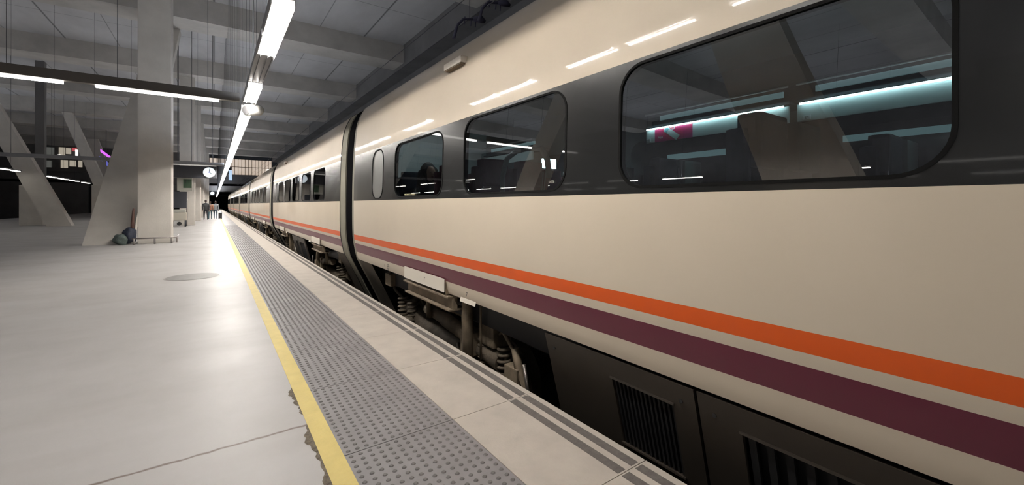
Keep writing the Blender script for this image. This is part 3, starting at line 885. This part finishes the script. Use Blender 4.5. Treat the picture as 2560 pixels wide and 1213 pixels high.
    for base, sgn in ((0.0, 1), (LC, -1)):
        Yl = lambda d: -(base + sgn*d)
        bg = empty('bogie'); bg.parent = t
        def bx(name, x0, x1, d0, d1, z0, z1, m='dirt', bev=0.012):
            MB().box((x0 - XC, min(Yl(d0), Yl(d1)), z0), (x1 - XC, max(Yl(d0), Yl(d1)), z1), 0, bev).build(name, M[m], bg)
        def tb(name, pts, r, m='dirt', n=12):
            MB().tube([(x - XC, Yl(d), z) for x, d, z in pts], r, n).build(name, M[m], bg)
        tb('side_frame', [(2.62, 1.2, -0.25), (2.62, 1.7, -0.18), (2.6, 2.1, -0.38), (2.6, 3.3, -0.40), (2.62, 3.8, -0.18), (2.62, 4.5, -0.25)], [0.10, 0.13, 0.13, 0.13, 0.13, 0.10], 'dirt')
        for d in (1.65, 4.15):
            for xx in (2.72, 4.38):
                MB().disc((xx - XC - 0.065, Yl(d), -0.49), 0.46, 36, 'x', h=0.13).disc((xx - XC - 0.09, Yl(d), -0.49), 0.17, 24, 'x', h=0.16).build('wheel', M['dirt'], bg)
            tb('axle', [(2.5, d, -0.49), (4.6, d, -0.49)], 0.08)
            bx('axle_box', 2.36, 2.6, d - 0.16, d + 0.16, -0.63, -0.34)
            for dd in (-0.2, 0.2):
                mbs = MB()
                pts = []
                for q in range(64):
                    a = q/64*2*pi*5
                    pts.append((2.50 - XC + 0.075*cos(a), Yl(d + dd) + 0.075*sin(a), -0.36 + 0.32*q/64))
                mbs.tube(pts, 0.018, 6).build('spring', M['dirt'], bg)
        # upright beam under the plate, pipes, cylinder and boxes
        bx('bracket_beam', 2.20, 2.26, 2.40, 3.74, 0.255, 0.395, 'dirt2')
        bx('bracket_beam', 2.13, 2.36, 2.40, 3.74, 0.385, 0.41, 'dirt2')
        bx('bracket_beam', 2.15, 2.36, 2.40, 3.74, 0.235, 0.26, 'dirt2')
        tb('down_pipe', [(2.34, 3.78, 0.42), (2.34, 3.82, 0.30), (2.34, 3.82, 0.18), (2.36, 3.82, -0.55)], [0.05, 0.06, 0.066, 0.062], 'dirt2')
        tb('down_pipe', [(2.36, 2.75, 0.26), (2.36, 2.75, -0.08)], 0.04, 'dirt2')
        tb('thin_rod', [(2.38, 4.05, 0.4), (2.38, 4.05, -0.25)], 0.013, 'dirt2')
        tb('damper', [(2.46, 2.5, -0.02), (2.46, 3.0, -0.05), (2.46, 3.02, -0.05), (2.46, 3.7, -0.12)], [0.075, 0.075, 0.09, 0.09], 'dirt2', 16)
        bx('damper_bracket', 2.36, 2.55, 3.62, 3.86, -0.28, -0.02, 'dirt2')
        tb('air_tank', [(2.56, 2.95, 0.12), (2.56, 3.0, 0.12), (2.56, 3.45, 0.12), (2.56, 3.5, 0.12)], [0.03, 0.09, 0.09, 0.03], 'dirt2', 16)
        bx('junction_box', 2.34, 2.58, 1.02, 1.3, 0.10, 0.30, 'dirt2', 0.03)
        tb('hose', [(2.4, 1.1, 0.38), (2.38, 1.2, 0.25), (2.42, 1.3, 0.05), (2.5, 1.5, -0.1), (2.55, 1.7, -0.1)], 0.025, 'dirt')
        bx('brake_box', 2.42, 2.66, 3.93, 4.24, -0.10, 0.14, 'dirt2', 0.02)
        tb('brake_cylinder', [(2.5, 3.9, -0.2), (2.5, 4.3, -0.24)], 0.10, 'dirt', 16)
        tb('hose', [(2.5, 4.25, 0.05), (2.44, 4.4, 0.12), (2.42, 4.6, 0.0), (2.4, 4.7, -0.25)], 0.018, 'dirt2')
        tb('shackle', [(2.44, 4.62, 0.02), (2.44, 4.66, -0.15), (2.42, 4.8, -0.3), (2.42, 4.85, -0.6)], [0.035, 0.045, 0.03, 0.03], 'dirt2')
        bx('small_bracket', 2.38, 2.5, 4.5, 4.72, -0.35, -0.16, 'dirt2')
        tb('thin_rod', [(2.36, 4.86, -0.05), (2.36, 4.95, -0.42)], 0.016, 'rail')
        tb('hose', [(2.5, 3.3, -0.3), (2.42, 3.5, -0.45), (2.42, 3.9, -0.42), (2.5, 4.2, -0.3)], 0.022, 'dirt')
        # cream cover plate with its mark
        X = lambda z: px(z) - XC
        MB().quad([(X(0.6) - 0.012, Yl(2.43), 0.60), (X(0.6) - 0.012, Yl(3.66), 0.60), (X(0.5) - 0.035, Yl(3.66), 0.445), (X(0.5) - 0.035, Yl(2.43), 0.445)]).build('cover_plate', M['plate'], t, fix=False)
        MB().quad([(X(0.44) - 0.012, Yl(3.98), 0.452), (X(0.44) - 0.012, Yl(4.30), 0.452), (X(0.42) - 0.03, Yl(4.30), 0.405), (X(0.42) - 0.03, Yl(3.98), 0.405)]).build('handle_strip', M['plate'], t, fix=False)
    MB().box((px(0.55) - XC - 0.008, -3.668, 0.42), (px(0.42) - XC + 0.03, -3.66, 0.6)).build('plate_edge', M['dirt2'], t)
    RS = (pi/2, 0, -pi/2)
    text('plate_lettering', 'T', 0.06, (px(0.5) - XC - 0.040, -3.12, 0.52), (pi/2 - 0.12, 0, -pi/2), M['mark'], t)
    text('side_lettering', '7', 0.07, (px(0.51) - XC - 0.006, -4.13, 0.50), RS, M['mark'], t)
    text('side_lettering', 'I', 0.06, (px(0.51) - XC - 0.006, -1.55, 0.50), RS, M['mark'], t)
    ring = MB()
    for k in range(24):
        a0, a1 = 2*pi*k/24, 2*pi*(k+1)/24
        ring.beam((px(0.5) - XC - 0.008, -1.70 + 0.04*cos(a0), 0.50 + 0.04*sin(a0)), (px(0.5) - XC - 0.008, -1.70 + 0.04*cos(a1), 0.50 + 0.04*sin(a1)), (1, 0, 0), 0.003, 0.006, flat=False)
    ring.beam((px(0.5) - XC - 0.008, -1.74, 0.5), (px(0.5) - XC - 0.008, -1.66, 0.5), (1, 0, 0), 0.003, 0.006, flat=False)
    ring.build('round_mark', M['mark'], t)
    # grey end collars following the section, down to the fairing foot
    def ringprof(off, z0=-0.5):
        P = [(px(z) - XC + off, z) for z in zs(z0, 0.43, 4)[:-1] + zs(0.43, 3.264, 20)] + [(x - XC, z - off*0.9) for x, z in ROOF]
        return P + [(-x, z) for x, z in P[:-1]][::-1]
    loft('end_collar', ringprof(0.006), -0.13, 0.0, [M['collar']], None, t)
    loft('end_collar', ringprof(0.012), LC, LC + 0.42, [M['collar']], None, t)
    for yy in (-0.13, LC + 0.42):
        A, B = ringprof(0.012), ringprof(0.10)
        bm = bmesh.new(); a = [bm.verts.new((x, -yy, z)) for x, z in A]; b = [bm.verts.new((x, -yy, z)) for x, z in B]
        for k in range(len(a) - 1): bm.faces.new((a[k], a[k+1], b[k+1], b[k]))
        mb = MB(); mb.bm.free(); mb.bm = bm
        mb.build('collar_face', M['collar'], t)
    # roof drip block
    r = empty('roof_vent'); r.parent = t
    MB().box((px(3.0) - XC - 0.075, -4.06, 2.965), (px(3.0) - XC + 0.02, -3.66, 3.035), 0, 0.008).build('vent_cover', M['plate'], r)
    MB().box((px(2.97) - XC - 0.06, -4.04, 2.95), (px(2.97) - XC + 0.01, -3.68, 2.966)).build('vent_slot', M['dirt2'], r)
    return t

def make_interior(t):
    """inner lining, racks and seats of the coach in front of the camera"""
    fl = 0.65
    MB().box((2.2 - XC, -LC + 0.1, fl - 0.1), (4.9 - XC, -0.1, fl)).build('interior_floor', M['int_floor'], t)
    MB().box((2.30 - XC, -LC + 0.1, 2.98), (4.85 - XC, -0.1, 3.02)).build('interior_ceiling', M['int_dark'], t)
    MB().box((4.80 - XC, -LC + 0.1, fl), (4.86 - XC, -0.1, 2.98)).build('interior_wall', M['int_dark'], t)
    # lower inside wall and the strip above the windows, near side
    prof_lo = [(px(z) - XC + 0.07, z) for z in zs(fl, 1.54, 6)]
    loft('side_lining', prof_lo, 0.1, LC - 0.1, [M['int_wall']], None, t)
    prof_hi = [(px(z) - XC + 0.07, z) for z in zs(2.33, 2.98, 6)]
    loft('side_lining', prof_hi, 0.1, LC - 0.1, [M['int_dark']], None, t)
    ys = [1.0, 1.72, 2.03, 3.77, 4.06, 5.80, 6.10, 7.78, 8.12, 9.86, 10.14, 11.9]
    for a, b in ((0.1, 1.05), (1.68, 2.06), (3.74, 4.09), (5.77, 6.13), (7.75, 8.15), (9.83, 10.17), (11.85, LC - 0.1)):
        loft('window_post', [(px(z) - XC + 0.07, z) for z in zs(1.54, 2.33, 4)], a, b, [M['int_wall']], None, t)
    # far side windows
    for y0, y1, z0, z1, r in WINS[1:]:
        bm = bmesh.new(); bm.faces.new([bm.verts.new((4.79 - XC, -y_, z)) for y_, z in rrect(y0, y1, z0, z1, r)])
        mb = MB(); mb.bm.free(); mb.bm = bm
        mb.build('far_window', M['band'], t)
    # luggage racks: pale fascia with a tube on its top edge
    def rack(x, face, y0, y1, lit):
        rk = empty('luggage_rack'); rk.parent = t
        s = 1 if face < 0 else -1
        MB().box((min(x, x + s*0.38) - XC, -y1, 2.40), (max(x, x + s*0.38) - XC, -y0, 2.425)).build('shelf', M['int_dark'], rk)
        MB().box((x - 0.012 - XC, -y1, 2.215), (x + 0.012 - XC, -y0, 2.375)).build('fascia', M['int_light'], rk)
        if lit:
            MB().tube([(x - s*0.045 - XC, -y1 + 0.03, 2.372), (x - s*0.045 - XC, -y0 - 0.03, 2.372)], 0.010, 8).build('tube', M['rackglow'], rk)
        MB().tube([(x - s*0.03 - XC, -y1, 2.56), (x - s*0.03 - XC, -y0, 2.56)], 0.012, 8).build('rail_bar', M['guard'], rk)
        MB().box((x + s*0.12 - XC, -y1 + 0.1, 2.50), (x + s*0.14 - XC, -y0 - 0.1, 2.555)).build('glow_strip', M['softglow'], rk)
        return rk
    rk = rack(4.42, -1, 4.7, 6.29, True)
    rack(4.42, -1, 6.36, 8.3, True)
    rack(4.42, -1, 0.8, 2.4, False)
    MB().box((4.775 - XC, -5.9, 2.02), (4.785 - XC, -4.75, 2.09)).build('glow_strip', M['softglow'], t)  # this glowing strip and the next stand in for reflections in the far windows
    MB().box((4.775 - XC, -7.9, 2.03), (4.785 - XC, -6.6, 2.09)).build('glow_strip', M['softglow'], t)
    po = MB().box((4.400 - XC, -5.32, 2.21), (4.406 - XC, -4.83, 2.378)).build('poster', M['poster'], t)
    def flatq(x, c, du, dv, name, m, par):
        (cy, cz), (uy, uz), (vy, vz) = c, du, dv
        P = [(x - XC, -(cy + a*uy + b*vy), cz + a*uz + b*vz) for a, b in ((-1, -1), (1, -1), (1, 1), (-1, 1))]
        return MB().quad(P).build(name, M[m], par, fix=False)
    flatq(4.396, (5.06, 2.292), (-0.085, 0.062), (-0.022, -0.026), 'printed_ticket', 'paper', po)
    flatq(4.394, (4.995, 2.340), (-0.018, 0.013), (-0.018, -0.022), 'printed_square', 'tealprint', po)
    text('poster_lettering', 'RECICLA', 0.05, (4.397 - XC, -5.03, 2.345), (pi/2, 0, -pi/2), M['paper'], po, 0.0005, 0.8)
    text('poster_lettering', 'Aqui', 0.035, (4.397 - XC, -4.91, 2.262), (pi/2, 0, -pi/2), M['paper'], po, 0.0005)
    for y_, s_ in ((-4.74, '12'), (-6.44, '24')):
        tg = MB().box((4.398 - XC, y_ - 0.03, 2.225), (4.406 - XC, y_ + 0.03, 2.265)).build('number_tag', M['paper'], t)
        text('tag_number', s_, 0.035, (4.396 - XC, y_, 2.245), (pi/2, 0, -pi/2), M['mark'], tg, 0.0004)
    # bright screens in the vestibule end
    MB().box((3.9 - XC, -3.30, 1.98), (4.15 - XC, -3.26, 2.12)).build('lit_panel', M['rackglow'], t)
    MB().box((2.3 - XC, -0.30, fl), (4.8 - XC, -0.26, 2.95)).build('partition', M['int_light'], t)
    MB().box((3.0 - XC, -2.6, 2.93), (3.1 - XC, -0.9, 2.96)).build('added_tube', M['vestfill'], t)  # hidden tube added to brighten the view through the first large window
    MB().box((2.9 - XC, -0.34, 1.9), (3.1 - XC, -0.30, 2.05)).build('notice', M['int_dark'], t)
    # seats
    def seat(x, y, m, back=1, shell=False):
        st = empty('seat', (x - XC, y, fl)); st.parent = t
        st.rotation_euler = (0, 0, 0 if back > 0 else pi)
        MB().box((-0.22, -0.24, 0.30), (0.22, 0.22, 0.44), 0, 0.05).build('cushion', M[m], st)
        mb = MB(); mb.box((-0.23, 0.17, 0.40), (0.23, 0.28, 1.22), 0, 0.05)
        mb.build('backrest', M[m], st)
        MB().box((-0.17, 0.11, 1.0), (0.17, 0.24, 1.30), 0, 0.03).build('headrest', M['seatshell' if shell else m], st)
        MB().box((-0.2, -0.1, 0), (0.2, 0.1, 0.30)).build('base', M['int_dark'], st)
    for y in (-1.95, -3.3, -4.25, -5.2, -6.3, -7.05, -8.1):
        mm = 'seatred' if y > -4.5 and y < -3 else 'seat'
        if y not in (-5.2, -6.3): seat(2.52, y, mm, 1); seat(3.02, y, mm, 1)
        seat(4.0, y - 0.2, mm, 1); seat(4.48, y - 0.2, mm, 1, True)
    # arched pale seat shell in the middle window
    bm = bmesh.new()
    mb = MB()
    mb.tube([(2.5 - XC, -4.28, 1.3), (2.5 - XC, -4.3, 1.75), (2.5 - XC, -4.38, 1.93), (2.5 - XC, -4.55, 1.99), (2.5 - XC, -4.95, 1.97), (2.5 - XC, -5.03, 1.86), (2.5 - XC, -5.06, 1.7)], 0.028, 8)
    mb.build('seat_surround', M['seatshell'], t)
    # emergency wording on the window
    text('window_lettering', 'VENTANA DE SOCORRO', 0.034, (px(1.575) - XC - 0.008, -2.72, 1.578), (pi/2, 0, -pi/2), M['yellowtext'], t, 0.0004, 0.95)
    text('window_lettering', '1/433', 0.03, (px(1.62) - XC - 0.008, -5.55, 1.62), (pi/2, 0, -pi/2), M['plate'], t, 0.0004, 0.9)
    # two slanting blind cords/rods in the middle window
    MB().tube([(2.25 - XC, -5.25, 1.56), (2.25 - XC, -5.27, 1.72)], 0.005, 6).tube([(2.25 - XC, -5.28, 1.56), (2.25 - XC, -5.30, 1.72)], 0.005, 6).build('table_leg', M['guard'], t)

coach = make_coach()
G = 'train coaches standing at the platform'
ends = [(9.44, 20.5), (21.9, 35.2), (36.6, 49.8), (51.2, 64.4), (65.8, 79.0), (80.4, 93.6)]
# coach body of a copy runs from start+0.42 (collar) to end
labs = ['cream train coach with orange and purple stripes, just beyond the first black gangway',
        'cream train coach third from the camera, beyond the second gangway',
        'cream train coach fourth from the camera, far along the platform',
        'cream train coach fifth from the camera, far along the platform',
        'cream train coach second from the far end of the train',
        'last cream train coach, at the dark tunnel mouth']
starts = [(9.02, 20.9), (22.3, 35.6), (36.9, 50.0), (51.3, 64.3), (65.7, 78.7), (80.0, 93.4)]
for (a, b), lb in zip(starts, labs):
    c = copy_tree(coach)
    c.location.y = b
    c.scale.y = (b - a)/LC
    tag(c, lb, 'train coach', G)
tag(coach, 'nearest cream train coach filling the right side, with large dark windows', 'train coach', G)
make_interior(coach)
# bellows between coaches
allc = [(-5.44, 7.96)] + starts
for i in range(len(allc) - 1):
    ya, yb = allc[i][1] + 0.135, allc[i+1][0] - 0.43
    P = [(px(z) + 0.022, z) for z in zs(-0.5, 0.43, 4)[:-1] + zs(0.43, 3.264, 16)] + [(x, z - 0.025) for x, z in ROOF]
    P = P + [(2*XC - x, z) for x, z in P[:-1]][::-1]
    bm = bmesh.new()
    n = 9; rings = []
    for k in range(n):
        y = ya + (yb - ya)*k/(n - 1); o = 0.02 if k % 2 else 0.0
        rings.append([bm.verts.new((x + (o if x < XC else -o), y, z - (o if z > 3.2 else 0))) for x, z in P])
    for k in range(n - 1):
        for j in range(len(P) - 1): bm.faces.new((rings[k][j], rings[k][j+1], rings[k+1][j+1], rings[k+1][j]))
    mb = MB(); mb.bm.free(); mb.bm = bm
    lb = ['black rubber gangway bellows behind the nearest coach', 'black gangway bellows second from the camera, between striped coaches'][i] if i < 2 else 'black gangway bellows between two far coaches'
    tag(mb.build('gangway_bellows', M['bellows']), lb, 'gangway', 'gangway bellows between the coaches')

# ------------------------------------------------------------------ people
def skinned(name, verts, edges, radii, m, parent=None, root=0, sub=1):
    me = bpy.data.meshes.new(name); me.from_pydata([Vector(v) for v in verts], edges, [])
    o = bpy.data.objects.new(name, me); C.objects.link(o); o.parent = parent
    me.materials.append(m)
    md = o.modifiers.new('skin', 'SKIN'); md.use_smooth_shade = True
    for i, r in enumerate(radii):
        d = me.skin_vertices[0].data[i]; d.radius = (r, r) if not isinstance(r, tuple) else r; d.use_root = (i == root)
    sb = o.modifiers.new('sub', 'SUBSURF'); sb.levels = sub; sb.render_levels = sub
    return o
def ball(name, c, s, m, parent, sub=2):
    return lump(name, c, s, m, parent, 1, sub, 0.0)
def walker(loc, rz, mtop, mleg, label, h=1.75, hair='hair', stride=0.18, lead=1):
    t = empty('person', loc, rz); tag(t, label, 'person', 'people walking away along the platform')
    k = h/1.75
    S = stride*lead
    V = [(0,0,0.95),(0,0,1.15),(0,0.01,1.38),(0,0.01,1.50),(0,0.02,1.58), (-0.19,0,1.42),(-0.24,-0.06*lead,1.15),(-0.23,0.04*lead,0.92),(-0.23,0.07*lead,0.83), (0.19,0,1.42),(0.24,0.06*lead,1.15),(0.23,-0.02,0.92),(0.23,-0.04,0.83),
         (-0.1,0,0.9),(-0.11,S*0.6,0.5),(-0.11,S*0.7,0.09),(-0.12,S*0.7+0.16,0.04),(0.1,0,0.9),(0.11,-S*0.5,0.5),(0.11,-S*1.2,0.1),(0.12,-S*1.2+0.16,0.04)]
    V = [(a*k,b*k,c*k) for a,b,c in V]
    E = [(0,1),(1,2),(2,3),(3,4),(2,5),(5,6),(6,7),(7,8),(2,9),(9,10),(10,11),(11,12),(0,13),(13,14),(14,15),(15,16),(0,17),(17,18),(18,19),(19,20)]
    R = [(0.15,0.11),(0.14,0.10),(0.16,0.11),0.06,0.055,0.07,0.052,0.04,0.035,0.07,0.052,0.04,0.035,0.09,0.065,0.045,0.04,0.09,0.065,0.045,0.04]
    skinned('body', V, E, [tuple(q*k for q in r) if isinstance(r, tuple) else r*k for r in R], M[mleg], t)
    TV = V[:3] + V[5:8] + V[9:12]
    skinned('jacket', [(0,0,0.86*k)] + TV, [(0,1),(1,2),(2,3),(3,4),(4,5),(5,6),(3,7),(7,8),(8,9)], [(0.19*k,0.14*k),(0.19*k,0.14*k),(0.17*k,0.13*k),(0.18*k,0.12*k),0.085*k,0.068*k,0.055*k,0.085*k,0.068*k,0.055*k], M[mtop], t)
    ball('head', (0, 0.03*k, 1.66*k), (0.078*k, 0.095*k, 0.115*k), M['skin'], t)
    ball('hair', (0, 0.005*k, 1.69*k), (0.09*k, 0.105*k, 0.105*k), M[hair], t)
    for s in (-1, 1): ball('hand', (0.235*s*k, (0.07 if s < 0 else -0.04)*k, 0.79*k), (0.035*k, 0.045*k, 0.07*k), M['skin'], t, 1)
    return t
walker((-0.62, 48.0, 0), 0.1, 'coatdark', 'trousers', 'person in dark coat and black trousers walking beside the pillars', 1.82, stride=0.2)
walker((-0.30, 49.5, 0), 0.0, 'rust', 'teal', 'person in rust jacket and teal trousers walking near the yellow line', 1.72, lead=-1)
walker((0.12, 50.5, 0), 0.0, 'greyjacket', 'jeans', 'person in grey jacket walking closest to the yellow line', 1.74)
sc_ = empty('suitcase', (0.5, 49.8, 0)); tag(sc_, 'small dark suitcase pulled beside the yellow line', 'suitcase')
MB().box((-0.15, -0.1, 0.06), (0.15, 0.1, 0.62), 0, 0.03).build('case', M['coatdark'], sc_)
MB().tube([(-0.1, 0, 0.6), (-0.1, 0, 0.95), (0.1, 0, 0.95), (0.1, 0, 0.6)], 0.012, 6).build('handle', M['guard'], sc_)
for x in (-0.12, 0.12):
    MB().disc((x - 0.02, 0, 0.045), 0.045, 14, 'x', h=0.04).build('wheel', M['rubber'], sc_)

# passenger behind the window, seated, looking towards the camera end
def passenger():
    t = empty('person', (2.62, 5.80, 0.65), pi); tag(t, 'person with long dark curly hair in dark clothes seated behind the train window', 'person')
    V = [(0,0,0.50),(0,-0.02,0.72),(0,0,0.98),(0,0.02,1.10),(0,0.03,1.16),(-0.19,0,1.0),(-0.24,0.05,0.76),(-0.18,0.28,0.66),(-0.12,0.36,0.66),(0.19,0,1.0),(0.24,0.05,0.76),(0.18,0.28,0.66),(0.12,0.36,0.66),(-0.1,0.02,0.5),(-0.11,0.45,0.52),(-0.11,0.48,0.1),(-0.11,0.62,0.04),(0.1,0.02,0.5),(0.11,0.45,0.52),(0.11,0.48,0.1),(0.11,0.62,0.04)]
    E = [(0,1),(1,2),(2,3),(3,4),(2,5),(5,6),(6,7),(7,8),(2,9),(9,10),(10,11),(11,12),(0,13),(13,14),(14,15),(15,16),(0,17),(17,18),(18,19),(19,20)]
    R = [(0.16,0.12),(0.14,0.11),(0.16,0.11),0.055,0.05,0.07,0.05,0.038,0.03,0.07,0.05,0.038,0.03,0.09,0.065,0.045,0.04,0.09,0.065,0.045,0.04]
    skinned('body', V, E, R, M['coatdark'], t)
    hd = ball('head', (0, 0.045, 1.26), (0.078, 0.095, 0.115), M['skin'], t, 3)
    MB().tube([(0, 0.125, 1.28), (0, 0.155, 1.24)], [0.008, 0.016], 8).build('nose', M['skin'], hd)
    for s in (-1, 1):
        ball('eye', (0.032*s, 0.128, 1.275), (0.013, 0.008, 0.009), M['mark'], hd, 2)
        ball('ear', (0.078*s, 0.04, 1.26), (0.012, 0.022, 0.03), M['skin'], hd, 2)
    ball('mouth', (0, 0.133, 1.205), (0.024, 0.008, 0.007), M['seatred'], hd, 2)
    lump('hair', (0, -0.015, 1.27), (0.135, 0.12, 0.15), M['hair'], t, 4, 4, 0.10)
    lump('hair', (-0.115, -0.01, 1.12), (0.07, 0.09, 0.17), M['hair'], t, 6, 3, 0.2)
    lump('hair', (0.115, -0.01, 1.12), (0.07, 0.09, 0.17), M['hair'], t, 9, 3, 0.2)
    for s in (-1, 1): ball('hand', (0.08*s, 0.42, 0.67), (0.035, 0.06, 0.025), M['skin'], t, 2)
passenger()
